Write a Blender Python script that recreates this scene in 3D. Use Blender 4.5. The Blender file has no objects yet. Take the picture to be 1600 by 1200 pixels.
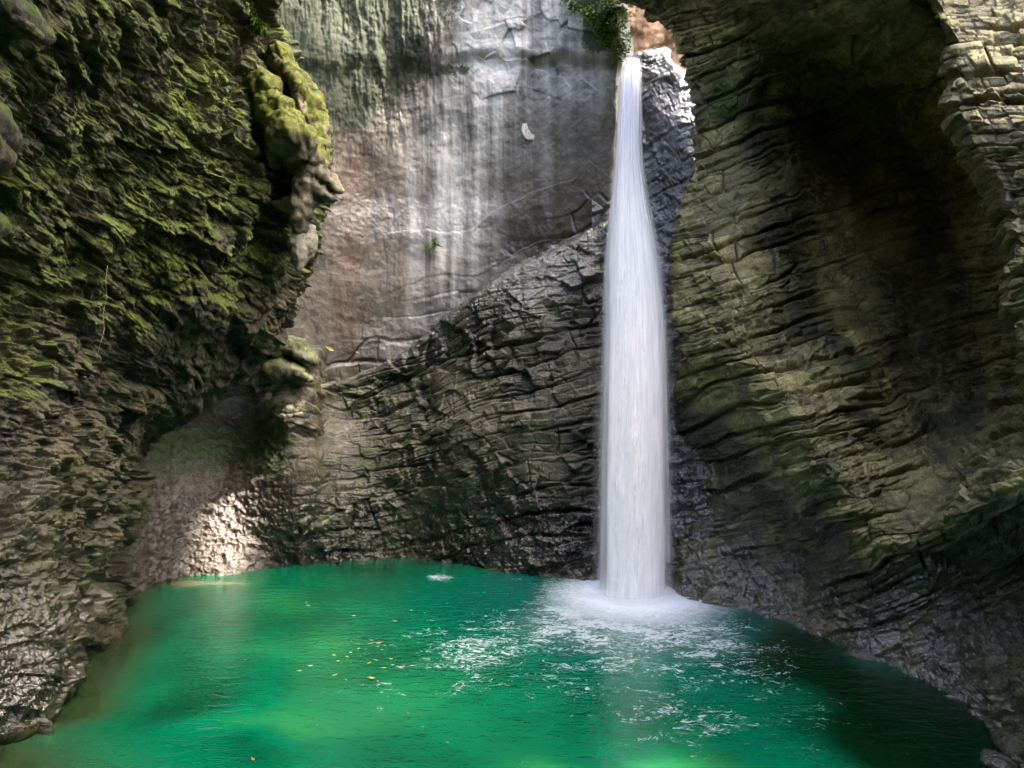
import bpy, math, random
import numpy as np
from mathutils import Vector
random.seed(7); rng = np.random.default_rng(7)
S = bpy.context.scene
COL = S.collection
CAMZ, FPX, HY = 5.0, 1000.0, 640.0
STEP = 1.35

# ------------------------------------------------------------------ helpers
def at(px, py, Y):
    return np.array([(px-800)/FPX*Y, Y, CAMZ+(HY-py)/FPX*Y])
def tag(o, label=None, cat=None, group=None, kind=None):
    if label: o['label'] = label
    if cat: o['category'] = cat
    if group: o['group'] = group
    if kind: o['kind'] = kind
    return o
from concurrent.futures import ThreadPoolExecutor
EX = ThreadPoolExecutor(4)
def par(fn, P, *args):
    """run fn over blocks of points on all cores"""
    sh = P.shape[:-1]; Q = np.ascontiguousarray(P.reshape(-1, 3), dtype=np.float32)
    if len(Q) < 3000: r = fn(Q, *args)
    else:
        r = list(EX.map(lambda q: fn(q, *args), np.array_split(Q, max(4, len(Q)//30000))))
        r = tuple(np.concatenate(x) for x in zip(*r)) if isinstance(r[0], tuple) else np.concatenate(r)
    return tuple(x.reshape(sh) for x in r) if isinstance(r, tuple) else r.reshape(sh)
def hbits(a, b, c, seed=0):
    with np.errstate(over='ignore'):
        h = a.astype(np.int32).view(np.uint32)*np.uint32(374761393)+b.astype(np.int32).view(np.uint32)*np.uint32(668265263)+c.astype(np.int32).view(np.uint32)*np.uint32(1274126177)+np.uint32((seed*974634777) & 0xffffffff)
        h = (h ^ (h >> np.uint32(13)))*np.uint32(1274126177)
        h = (h ^ (h >> np.uint32(16)))*np.uint32(668265263)
        return h ^ (h >> np.uint32(15))
def hsh(a, b, c, seed=0):
    return (hbits(a, b, c, seed) & np.uint32(0xffffff)).astype(np.float32)*np.float32(1/0x1000000)
def _noise(P, scale, seed):
    Q = P*np.float32(scale); I = np.floor(Q).astype(np.int32); F = Q-I
    U = F*F*F*(F*(F*6-15)+10); r = 0
    for dx in (0, 1):
        wx = U[:, 0] if dx else 1-U[:, 0]
        for dy in (0, 1):
            wy = wx*(U[:, 1] if dy else 1-U[:, 1])
            for dz in (0, 1):
                wz = U[:, 2] if dz else 1-U[:, 2]
                h = hbits(I[:, 0]+dx, I[:, 1]+dy, I[:, 2]+dz, seed)
                g = ((h & np.uint32(1023)).astype(np.float32)-511.5)*(F[:, 0]-dx)+(((h >> np.uint32(10)) & np.uint32(1023)).astype(np.float32)-511.5)*(F[:, 1]-dy)+(((h >> np.uint32(20)) & np.uint32(1023)).astype(np.float32)-511.5)*(F[:, 2]-dz)
                r = r+wy*wz*g
    return r*np.float32(1.6*1.1/511.5)
def noise(P, scale=1.0, seed=0):
    """gradient noise, about -1..1"""
    return par(_noise, P, scale, seed)
def fbm(P, scale=1.0, octv=4, seed=0, gain=.5, ridge=False):
    r = 0; a = 1; t = 0
    for k in range(octv):
        n = noise(P, scale, seed+k*17)
        if ridge: n = 1-2*np.abs(n)
        r = r+a*n; t += a; a *= gain; scale *= 2.03
    return r/t
def sst(a, b, x):
    t = np.clip((x-a)/(b-a), 0, 1); return t*t*(3-2*t)
def _worley(P, scale, seed):
    Q = P*np.float32(scale); I = np.floor(Q).astype(np.int32)
    d1 = np.full(len(Q), 9., np.float32); d2 = d1.copy(); rid = np.zeros_like(d1); tl = np.zeros_like(d1)
    f = np.float32(1/1023)
    for dx in (-1, 0, 1):
        for dy in (-1, 0, 1):
            for dz in (-1, 0, 1):
                cx, cy, cz = I[:, 0]+dx, I[:, 1]+dy, I[:, 2]+dz
                h = hbits(cx, cy, cz, seed)
                r1 = (h & np.uint32(1023)).astype(np.float32)*f; r2 = ((h >> np.uint32(10)) & np.uint32(1023)).astype(np.float32)*f; r3 = ((h >> np.uint32(20)) & np.uint32(1023)).astype(np.float32)*f
                vx, vy, vz = Q[:, 0]-cx-r1, Q[:, 1]-cy-r2, Q[:, 2]-cz-r3
                d = np.sqrt(vx*vx+vy*vy+vz*vz)
                m = d < d1
                d2 = np.where(m, d1, np.minimum(d2, d)); d1 = np.where(m, d, d1)
                rid = np.where(m, (r1*7+r2*13+r3*3) % 1, rid)
                tl = np.where(m, vx*(r2-.5)+vy*(r3-.5)+vz*(r1-.5), tl)
    return d1, d2-d1, rid, tl*2
def worley(P, scale, seed=0):
    """cell noise: F1, F2-F1, random id, and a tilt value giving planar facets"""
    return par(_worley, P, scale, seed)

# bedding of the rock: the beds dip away from the camera, the same everywhere in the gorge
def set_beds(a, b):
    global NB, TA, TB
    NB = np.array([a, b, 1.0]); NB /= np.linalg.norm(NB)
    TA = np.cross(np.array([0, 1, 0]), NB); TA /= np.linalg.norm(TA)
    TB = np.cross(NB, TA)
set_beds(-.15, .38)
def bedc(P, k=2.2):
    return np.stack([P@TA, P@TB, (P@NB)*k], -1)
def strata(P, thick, length, seed, warp=.35, crackw=.03, jump=.6):
    s = P@NB; a = P@TA; b = P@TB
    s = s+warp*noise(P, .35, seed)+.06*noise(P, 1.7, seed+5)
    z0 = np.zeros_like(s)
    q = s/thick
    q = q+.55*noise(np.stack([q*.45, z0+seed*.37, z0], -1), 1, seed+3)+.16*noise(P*np.array([.5, .5, .5]), 1.0, seed+9)
    i = np.floor(q); f = q-i
    zi = np.zeros_like(i)
    li = hsh(i, zi, zi, seed+11)
    L = length*(.55+1.1*li)
    w1 = .22*noise(P, 1/length*1.3, seed+21)
    A = a/L+w1+li*37; ja = np.floor(A); g = A-ja
    B = b/(L*.9)+w1*.8+li*91; jb = np.floor(B); h = B-jb
    rid = hsh(i, ja, jb, seed+2)
    tf = hsh(i, ja, jb, seed+4)-.5; tg = hsh(i, ja, jb, seed+6)-.5; th = hsh(i, ja, jb, seed+8)-.5
    hgt = jump*(.3*li+.8*rid**1.4)+.35*tf*(f-.5)+.4*tg*(g-.5)+.4*th*(h-.5)
    ef = np.minimum(f, 1-f)*thick; eg = np.minimum(np.minimum(g, 1-g)*L, np.minimum(h, 1-h)*L*.9)
    bi = np.round(q); sb = .35+.65*hsh(bi, zi, zi, seed+31)
    kb = sst(-.35, .25, noise(P, 1/length*.7, seed+41))
    gt = np.where(eg < 99, (hsh(i, np.round(A), np.round(B)*0, seed+51) > .42)*1., 1)
    c = np.maximum(np.exp(-(ef/(crackw*(.25+1.1*sb)))**4)*sb**1.8*(.25+.75*kb), .85*gt*(.3+.7*kb)*np.exp(-(eg/(crackw*.65))**4))
    return hgt, c, rid, li

class TPS:
    def __init__(s, pts):
        p = np.array(pts, float); s.X = p[:, :2]/400; n = len(p)
        K = s.k(s.X, s.X)+np.eye(n)*1e-4
        Pm = np.hstack([np.ones((n, 1)), s.X])
        M = np.zeros((n+3, n+3)); M[:n, :n] = K; M[:n, n:] = Pm; M[n:, :n] = Pm.T
        s.w = np.linalg.solve(M, np.concatenate([p[:, 2], np.zeros(3)]))
    def k(s, A, B):
        r2 = ((A[:, None, :]-B[None, :, :])**2).sum(-1)
        return .5*r2*np.log(r2+1e-9)
    def __call__(s, x, y):
        sh = x.shape; Q = np.stack([x.ravel(), y.ravel()], 1)/400; out = np.zeros(len(Q))
        return np.concatenate(list(EX.map(lambda q: s.k(q, s.X)@s.w[:-3]+s.w[-3]+q@s.w[-2:], np.array_split(Q, 40)))).reshape(sh)

def gnormals(P):
    du = np.gradient(P, axis=1); dv = np.gradient(P, axis=0)
    n = np.cross(du, dv); l = np.linalg.norm(n, axis=-1, keepdims=True)
    return n/np.maximum(l, 1e-9)
def blur(A, k):
    for _ in range(k):
        for ax in (0, 1):
            B = A.copy()
            sl = [slice(None)]*A.ndim; s2 = list(sl); s3 = list(sl)
            sl[ax] = slice(1, -1); s2[ax] = slice(0, -2); s3[ax] = slice(2, None)
            B[tuple(sl)] = .5*A[tuple(sl)]+.25*A[tuple(s2)]+.25*A[tuple(s3)]
            A = B
    return A
def grid_mesh(name, P, mat, masks=None, masks2=None, flip=False, smooth=True):
    R, C = P.shape[:2]
    me = bpy.data.meshes.new(name)
    me.vertices.add(R*C); me.vertices.foreach_set('co', P.reshape(-1).astype(np.float32))
    idx = np.arange(R*C).reshape(R, C)
    q = np.stack([idx[:-1, :-1], idx[1:, :-1], idx[1:, 1:], idx[:-1, 1:]], -1).reshape(-1, 4)
    if flip: q = q[:, ::-1]
    n = len(q)
    me.loops.add(n*4); me.loops.foreach_set('vertex_index', q.reshape(-1).astype(np.int32))
    me.polygons.add(n); me.polygons.foreach_set('loop_start', np.arange(0, n*4, 4, dtype=np.int32))
    me.polygons.foreach_set('loop_total', np.full(n, 4, np.int32))
    me.polygons.foreach_set('use_smooth', np.full(n, smooth))
    for nm, M in (('mask', masks), ('mask2', masks2)):
        if M is not None:
            at_ = me.attributes.new(nm, 'FLOAT_COLOR', 'POINT')
            d = np.ones((R*C, 4), np.float32)
            for k, m in enumerate(M): d[:, k] = np.clip(m, 0, 1).reshape(-1)
            at_.data.foreach_set('color', d.reshape(-1))
    me.update(calc_edges=True)
    me.materials.append(mat)
    o = bpy.data.objects.new(name, me); COL.objects.link(o)
    return o
def poly_mesh(name, verts, faces, mat, parent=None, smooth=False):
    me = bpy.data.meshes.new(name); me.from_pydata([tuple(v) for v in verts], [], faces); me.update()
    if smooth: me.polygons.foreach_set('use_smooth', np.full(len(me.polygons), True))
    me.materials.append(mat)
    o = bpy.data.objects.new(name, me); COL.objects.link(o)
    if parent: o.parent = parent
    return o
def ramp(pts):
    p = np.array(pts, float)
    return lambda y: np.interp(y, p[:, 0], p[:, 1])

# ------------------------------------------------------------------ node materials
class NT:
    def __init__(s, name):
        s.m = bpy.data.materials.new(name); s.m.use_nodes = True; s.t = s.m.node_tree
        s.t.nodes.clear(); s.out = s.n('ShaderNodeOutputMaterial')
    def n(s, ty, **k):
        o = s.t.nodes.new(ty)
        for a, v in k.items(): setattr(o, a, v)
        return o
    def L(s, a, b): s.t.links.new(a, b)
    def put(s, sock, v):
        if hasattr(v, 'is_linked'): s.L(v, sock)
        elif v is not None:
            if isinstance(v, (tuple, list)) and len(v) == 3 and sock.type == 'RGBA': v = (*v, 1)
            sock.default_value = v
    def math(s, op, a, b=None, c=None, clamp=False):
        o = s.n('ShaderNodeMath', operation=op, use_clamp=clamp)
        s.put(o.inputs[0], a)
        if b is not None: s.put(o.inputs[1], b)
        if c is not None: s.put(o.inputs[2], c)
        return o.outputs[0]
    def mix(s, f, a, b, mode='MIX'):
        o = s.n('ShaderNodeMix', data_type='RGBA', blend_type=mode)
        s.put(o.inputs[0], f); s.put(o.inputs[6], a); s.put(o.inputs[7], b)
        return o.outputs[2]
    def pos(s):
        return s.n('ShaderNodeNewGeometry').outputs['Position']
    def mapping(s, v, scale=(1, 1, 1), rot=(0, 0, 0), loc=(0, 0, 0)):
        o = s.n('ShaderNodeMapping'); s.L(v, o.inputs[0])
        o.inputs['Location'].default_value = loc
        o.inputs['Scale'].default_value = scale; o.inputs['Rotation'].default_value = rot
        return o.outputs[0]
    def noise(s, v, scale, detail=4, rough=.55, dist=0, col=False):
        o = s.n('ShaderNodeTexNoise'); s.L(v, o.inputs['Vector'])
        o.inputs['Scale'].default_value = scale; o.inputs['Detail'].default_value = detail
        o.inputs['Roughness'].default_value = rough; o.inputs['Distortion'].default_value = dist
        return o.outputs[1 if col else 0]
    def ss(s, v, a, b, lo=0, hi=1):
        o = s.n('ShaderNodeMapRange', interpolation_type='SMOOTHSTEP'); s.put(o.inputs[0], v)
        for k, x in enumerate((a, b, lo, hi)): s.put(o.inputs[k+1], x)
        return o.outputs[0]
    def attr(s, nm):
        a = s.n('ShaderNodeAttribute'); a.attribute_name = nm
        sp = s.n('ShaderNodeSeparateColor'); s.L(a.outputs['Color'], sp.inputs[0])
        return sp.outputs[0], sp.outputs[1], sp.outputs[2]

def rock_material(name, dark, mid, light, moss_a=(.035, .055, .006), moss_b=(.12, .16, .012), tint=(.13, .085, .05), stain_litc=(.4, .4, .39), bump=.35, wetr=.22, crz=.022, alb=.55, mn=1.0):
    """mask = moss, wet, crack; mask2 = block id, tint, stain"""
    t = NT(name); P = t.pos()
    moss, wet, crack = t.attr('mask'); rid, tin, stain = t.attr('mask2')
    n1 = t.noise(P, .7, 5, .6); n2 = t.noise(P, 5, 6, .65); n3 = t.noise(P, 24, 5, .65)
    c = t.mix(t.ss(n1, .35, .68), dark, mid)
    c = t.mix(t.math('MULTIPLY', t.ss(n2, .42, .75), .75), c, light)
    v = t.ss(rid, 0, 1, .55, 1.5)
    v = t.math('MULTIPLY', v, t.ss(n3, .25, .75, .65, 1.35))
    hs = t.n('ShaderNodeHueSaturation'); t.L(c, hs.inputs['Color']); t.L(v, hs.inputs['Value']); c = hs.outputs[0]
    c = t.mix(t.math('MULTIPLY', tin, t.ss(n2, .3, .6, .5, 1)), c, tint)
    c = t.mix(stain, c, stain_litc)
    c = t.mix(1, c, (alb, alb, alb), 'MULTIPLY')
    c = t.mix(t.math('MULTIPLY', crack, .2), c, t.mix(.5, dark, (.008, .008, .007)))
    # moss breaks up in small tufts
    mb = t.math('ADD', moss, t.math('MULTIPLY', t.math('SUBTRACT', n3, .5), 1.1*mn))
    mb = t.ss(t.math('ADD', mb, t.math('MULTIPLY', t.math('SUBTRACT', n2, .5), .9)), .42, .66)
    mb = t.math('MULTIPLY', mb, t.ss(moss, .02, .15))
    mc = t.mix(t.ss(t.noise(P, 9, 5, .7), .35, .68), moss_a, tuple(x*.75 for x in moss_b))
    c = t.mix(mb, c, mc)
    wd = t.math('MULTIPLY', wet, t.math('SUBTRACT', 1, mb))
    c = t.mix(t.math('MULTIPLY', wd, .65), c, t.mix(1, c, (.45, .45, .46), 'MULTIPLY'))
    b = t.n('ShaderNodeBsdfPrincipled'); t.L(c, b.inputs['Base Color'])
    r = t.math('SUBTRACT', .85, t.math('MULTIPLY', t.math('MULTIPLY', wd, t.ss(n3, .3, .6, .55, 1)), .85-wetr))
    t.L(r, b.inputs['Roughness'])
    b.inputs['Specular IOR Level'].default_value = .5
    t.L(t.math('MULTIPLY', wd, .85), b.inputs['Coat Weight']); b.inputs['Coat Roughness'].default_value = .12
    h = t.math('ADD', t.math('MULTIPLY', n3, .05), t.math('MULTIPLY', n2, .12))
    vo = t.n('ShaderNodeTexVoronoi', feature='DISTANCE_TO_EDGE')
    t.L(t.mapping(t.mix(.12, P, t.noise(P, 3, 3, .6, col=True)), (1, 1, 2.2), (.36, .13, 0)), vo.inputs['Vector']); vo.inputs['Scale'].default_value = 6
    h = t.math('ADD', h, t.math('MULTIPLY', t.ss(vo.outputs[0], 0, .07), crz))
    h = t.math('ADD', h, t.math('MULTIPLY', t.math('MULTIPLY', mb, t.noise(P, 45, 3, .7)), .09*mn))
    bp = t.n('ShaderNodeBump'); bp.inputs['Strength'].default_value = bump; bp.inputs['Distance'].default_value = 1
    t.L(h, bp.inputs['Height']); t.L(bp.outputs[0], b.inputs['Normal']); t.L(bp.outputs[0], b.inputs['Coat Normal'])
    t.L(b.outputs[0], t.out.inputs[0])
    return t.m

# ------------------------------------------------------------------ a sheet of cliff
def sheet(name, py0, py1, xl, xr, pts, disp, mat, roll_l=None, roll_r=None, roll_t=None, step=STEP, top=None, umin=None, bottom_z=None, relax=None):
    """one cliff surface; xl/xr give its side outlines, pts its distance, the rolls turn its edges back into the rock"""
    nv = int((py1-py0)/step); vv = np.linspace(py0, py1, nv)
    W = (xr(vv)-xl(vv)).max(); nu = int(W/step)
    el = 45 if roll_l else 0; er = 45 if roll_r else 0
    U = np.linspace(0, 1, nu)
    X = xl(vv)[:, None]*(1-U)+xr(vv)[:, None]*U; V = np.repeat(vv[:, None], nu, 1)
    if roll_l:
        k = np.linspace(1, 0, el, endpoint=False)**1.3
        ex = xl(vv)[:, None]+k[None, :]*roll_l[2]; X = np.hstack([ex, X]); V = np.hstack([np.repeat(vv[:, None], el, 1), V])
    if roll_r:
        k = np.linspace(0, 1, er+1)[1:]**1.3
        ex = xr(vv)[:, None]-k[None, :]*roll_r[2]; X = np.hstack([X, ex]); V = np.hstack([V, np.repeat(vv[:, None], er, 1)])
    D = TPS(pts)(X, V)
    if roll_r:
        d = np.clip((xr(V[:, :1])-X)/roll_r[0], 0, 1); q = 1-np.sqrt(np.maximum(0, 1-(1-d)**2)); q[:, X.shape[1]-er:] = 1
        D = D+q*roll_r[1]; D[:, X.shape[1]-er:] += (np.linspace(0, 1, er+1)[1:]*roll_r[3])[None, :]
    if roll_l:
        d = np.clip((X-xl(V[:, :1]))/roll_l[0], 0, 1); q = 1-np.sqrt(np.maximum(0, 1-(1-d)**2)); q[:, :el] = 1
        D = D+q*roll_l[1]; D[:, :el] += (np.linspace(1, 0, el, endpoint=False)*roll_l[3])[None, :]
    P = np.stack([(X-800)/FPX*D, D, CAMZ+(HY-V)/FPX*D], -1)
    if top:
        rows = []; last = P[0]; n = 60
        ks = np.linspace(1, 0, n, endpoint=False)
        for k in ks: rows.append(last+np.array(top)*k**1.0)
        P = np.concatenate([np.array(rows), P], 0)
        X = np.concatenate([np.repeat(X[:1], n, 0), X], 0); V = np.concatenate([np.repeat(V[:1], n, 0)-ks[:, None]*400, V], 0)
    N = gnormals(blur(P, 12))
    C = np.array([0, 0, CAMZ])
    if ((P[::20, ::20]-C)*N[::20, ::20]).sum() > 0: N = -N; fl = True
    else: fl = False
    Dn = disp(P, N, X, V)
    P2 = P+N*Dn['h'][..., None]
    if 'push' in Dn: P2 = P2+Dn['push']
    N2 = gnormals(P2); N2 = -N2 if fl else N2
    M = Dn['masks'](P2, N2, X, V, Dn)
    return grid_mesh(name, P2, mat, M[0], M[1], flip=not fl), P2

# ------------------------------------------------------------------ world, sun, camera
SUNV = Vector((.70, -.34, 1.0)).normalized()
w = bpy.data.worlds.new('World'); S.world = w; w.use_nodes = True
wt = w.node_tree; bg = wt.nodes['Background']
sky = wt.nodes.new('ShaderNodeTexSky'); sky.sky_type = 'NISHITA'; sky.sun_disc = False
sky.sun_elevation = math.asin(SUNV.z); sky.sun_rotation = math.atan2(SUNV.x, SUNV.y)
sky.air_density = .6; sky.dust_density = 5.0; sky.ozone_density = 0
wt.links.new(sky.outputs[0], bg.inputs[0]); bg.inputs[1].default_value = .15
sl = bpy.data.lights.new('sun', 'SUN'); sl.energy = 2.0; sl.angle = math.radians(.55); sl.color = (1, .93, .83)
so = bpy.data.objects.new('sun', sl); COL.objects.link(so); so.rotation_euler = SUNV.to_track_quat('Z', 'Y').to_euler()
cam = bpy.data.cameras.new('camera'); co = bpy.data.objects.new('camera', cam); COL.objects.link(co)
cam.lens = 36*FPX/1600; cam.sensor_width = 36; cam.shift_y = (HY-600)/1600; cam.clip_end = 2000; cam.clip_start = .05
co.location = (0, 0, CAMZ); co.rotation_euler = (math.pi/2, 0, 0); S.camera = co
S.view_settings.view_transform = 'Standard'; S.view_settings.look = 'None'; S.view_settings.gamma = 1
S.view_settings.exposure = 4.35
S.cycles.use_denoising = True
try: S.cycles.denoiser = 'OPENIMAGEDENOISE'
except Exception: pass
S.cycles.max_bounces = 7; S.cycles.diffuse_bounces = 4; S.cycles.glossy_bounces = 3; S.cycles.transparent_max_bounces = 24
S.cycles.sample_clamp_indirect = 6; S.cycles.use_adaptive_sampling = True; S.cycles.adaptive_threshold = .02
S.cycles.caustics_reflective = False; S.cycles.caustics_refractive = False

# ------------------------------------------------------------------ materials
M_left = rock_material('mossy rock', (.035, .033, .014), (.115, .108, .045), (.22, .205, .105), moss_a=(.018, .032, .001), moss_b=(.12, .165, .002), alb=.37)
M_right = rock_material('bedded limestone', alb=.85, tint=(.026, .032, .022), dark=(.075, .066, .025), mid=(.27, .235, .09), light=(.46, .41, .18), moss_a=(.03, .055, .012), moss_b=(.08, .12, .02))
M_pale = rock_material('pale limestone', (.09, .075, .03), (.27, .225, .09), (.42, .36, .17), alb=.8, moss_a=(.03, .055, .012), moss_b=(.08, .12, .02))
M_mid = rock_material('wet bedded rock', (.055, .05, .028), (.17, .15, .08), (.31, .28, .17), moss_a=(.018, .035, .006), moss_b=(.055, .085, .012), wetr=.10, alb=.48, bump=.45, tint=(.05, .034, .018), stain_litc=(.30, .235, .19))
M_back = rock_material('stained cliff', (.06, .047, .026), (.115, .09, .05), (.17, .14, .08), tint=(.11, .058, .017), stain_litc=(.98, .95, .84), bump=.3, crz=0, alb=.42, mn=.5, moss_a=(.006, .009, .001), moss_b=(.02, .028, .001))
M_chute = rock_material('polished wet rock', (.07, .07, .085), (.16, .16, .18), (.30, .30, .32), wetr=.15, tint=(.07, .058, .045))
M_orange = rock_material('ochre rock', (.14, .08, .045), (.24, .15, .09), (.32, .22, .15), tint=(.22, .12, .05), alb=1.1)

# ------------------------------------------------------------------ displacement recipes
def sheared(P, seed, amp):
    return P+amp*np.stack([noise(P, .45, seed), noise(P, .45, seed+1), noise(P, .45, seed+2)], -1)

def disp_left(P, N, X, V):
    h1, c1, r1, l1 = strata(P, .8, 1.5, 3, .5, .06)
    h2, c2, r2, l2 = strata(P, .24, .5, 4, .35, .022)
    big = fbm(P, .33, 3, 60)
    d1, e1, i1, t1 = worley(bedc(P, 2.3)+.3*noise(P, 1.1, 70)[..., None], .95, 71)
    d2, e2, i2, t2 = worley(bedc(P, 2.2)+.12*noise(P, 2.4, 73)[..., None], 2.6, 74)
    d3, e3, i3, t3 = worley(bedc(P, 2.0)+.05*noise(P, 5, 76)[..., None], 6.5, 77)
    f = fbm(P, 3.0, 4, 61, .6); rg = fbm(P, 1.2, 4, 62, .55, True)
    smoothz = sst(780, 1000, V)*(1-sst(80, 260, X))   # low water worn rock
    a = 1-.55*smoothz
    h = .75*big+a*(.18*(h1-.4)+.08*(h2-.4)-.10*c1-.05*c2+.28*(i1-.5)+.24*t1+.10*(i2-.5)+.11*t2)+.10*f+.15*rg+a*.035*t3+a*.03*i3
    crack = np.maximum(c1, .7*c2)
    def masks(Q, n, X, V, D):
        up = n[..., 2]
        rel = D['h']-blur(D['h'], 14)
        reg = 1-sst(430, 720, V+.35*X-80*noise(Q, .5, 5))
        m = sst(-.28, .5, up+.7*noise(Q, .9, 80)+1.6*rel)*(.7+.95*reg)
        m = m*(.25+.75*reg)+.22*sst(.0, .5, noise(Q, .6, 82))
        wet = sst(820, 1000, V)*.8+.25*sst(0, .4, noise(Q, .5, 83))
        tin = .35*sst(.1, .5, noise(Q, .45, 84))
        return (m, wet, crack), (.5*r1+.5*r2, tin, 0*m)
    return dict(h=h, masks=masks)

def disp_right(P, N, X, V):
    big = fbm(P, .35, 3, 160)
    k = .0152 if X.min() < 1300 else .0100
    sl = .30+.10*np.clip((X-1300)/300, -1, 1)*np.clip((V-500)/300, -1, 1)
    bs = (-(V-640)-sl*(X-1300))*k+.25*big
    R_ = P; P = bs[..., None]*NB+((X-.3*V)*k)[..., None]*TA+(.10*P[..., 1:2])*TB
    h1, c1, r1, l1 = strata(P, .60, 1.9, 13, .16, .042)
    h2, c2, r2, l2 = strata(P, .22, .62, 14, .12, .022)
    h3, c3, r3, l3 = strata(P, .085, .26, 15, .08, .011)
    d2, e2, i2, t2 = worley(bedc(P, 1.6), 1.9, 175)
    f = fbm(R_, 3.0, 4, 161, .6)
    va = .55+.6*sst(-.35, .35, noise(P, .4, 166))
    low = sst(-10, 50, V+25*noise(P, 1.2, 163)-np.interp(X, [1040, 1060, 1130, 1200, 1270, 1340, 1420, 1500, 1600, 1700], [540, 600, 640, 730, 790, 870, 850, 805, 770, 760]))
    h = .30*big+.17*(h1-.4)-.24*c1+va*(.13*(h2-.4)+.05*(h3-.4)-.13*c2-.035*c3)+.06*(i2-.5)+.09*t2+.025*f
    crack = np.maximum(np.maximum(c1, .8*c2), .5*c3)
    def masks(Q, n, X, V, D):
        m = sst(.25, .9, .5*n[..., 2]+.8*noise(Q, .55, 180))*.75
        zf = sst(1075, 1110, X)*(1-sst(1180, 1230, X+.3*(V-180)))*sst(60, 140, V)*(1-sst(170, 215, V))
        m = np.maximum(m, zf*.62)
        wet = np.clip(low*1.0+.12, 0, 1)
        tin = np.clip(sst(.15, .6, noise(Q, .5, 181))*.5*(1-low)+low*(.75+.3*noise(Q, 1.2, 182)), 0, 1)
        m = m*(1-.7*low)*np.where(X > 1440, .3, 1)
        return (m, wet, crack), (.3*r1+.45*r2+.25*r3, tin, 0*m)
    return dict(h=h, masks=masks)

def disp_mid(P, N, X, V):
    h1, c1, r1, l1 = strata(P, .75, 1.9, 23, .35, .045)
    h2, c2, r2, l2 = strata(P, .26, .6, 24, .3, .022)
    h3, c3, r3, l3 = strata(P, .10, .3, 25, .2, .012)
    d2, e2, i2, t2 = worley(P+.2*noise(P, 1.5, 270)[..., None], 1.8, 275)
    f = fbm(P, 3.2, 4, 261, .6); big = fbm(P, .3, 3, 260); rg = fbm(P, 2.2, 4, 262, .6, True)
    smooth = (1-sst(440, 500, X+20*noise(P, .8, 5)))*sst(620, 680, V)   # water worn alcove
    top = sst(0, 1, (640-.55*(X-480)*.9-V)/-10)
    left = (1-sst(600, 700, X+.2*(700-V)))*(1-smooth)
    a = (1-.88*smooth)*(1-.3*left)*(.4+.85*sst(-.35, .35, noise(P, .38, 266)))
    pill = left*sst(390, 410, X)*(1-sst(480, 510, X))
    low = sst(730, 820, V)
    h = .25*big+a*(.20*(h1-.4)+.10*(h2-.4)+.04*(h3-.4)-.22*c1-.10*c2-.03*c3+.14*(i2-.5)+.18*t2)+.04*f+.10*low*rg+.07*rg*smooth+pill*(.35*(h2-.4)+.25)*sst(530, 560, V)*(1-sst(720, 800, V))
    crack = np.maximum(np.maximum(c1, .8*c2), .5*c3)*(1-.8*smooth)
    def masks(Q, n, X, V, D):
        m = sst(.2, 1.1, .6*n[..., 2]+.5*noise(Q, .8, 280)+.3*noise(Q, 2.5, 282)+.3*left)*.6
        m = np.maximum(m, .38*np.exp(-((X-470)/70)**2-((V-790)/60)**2))
        m = np.maximum(m, .6*np.exp(-((X-395)/12)**2-((V-640)/110)**2))
        m = np.maximum(m, .3*np.exp(-((X-560)/60)**2-((V-700)/70)**2))
        m = np.maximum(m*(1-.7*smooth*sst(700, 800, V)), .62*smooth*(1-sst(700, 820, V)))
        topw = sst(0, 1, (640-.62*(X-480)+110-V)/90)*sst(620, 700, X)
        wet = np.clip(.30+.9*low+.85*topw, 0, 1)*(1-.4*smooth)
        tin = np.clip(np.exp(-((X-860)/110)**2-((V-840)/80)**2)*.9+smooth*.95+.5*np.exp(-((X-900)/70)**2-((V-520)/60)**2)+.3*sst(.2, .6, noise(Q, .5, 281)), 0, 1)
        st = smooth*.9*np.exp(-((X-360)/60)**2-((V-820)/100)**2)  # sunlit patch of the alcove painted in as a paler colour
        return (m, wet, crack), (.35*r1+.4*r2+.25*r3, tin, st)
    return dict(h=h, masks=masks)

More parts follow.
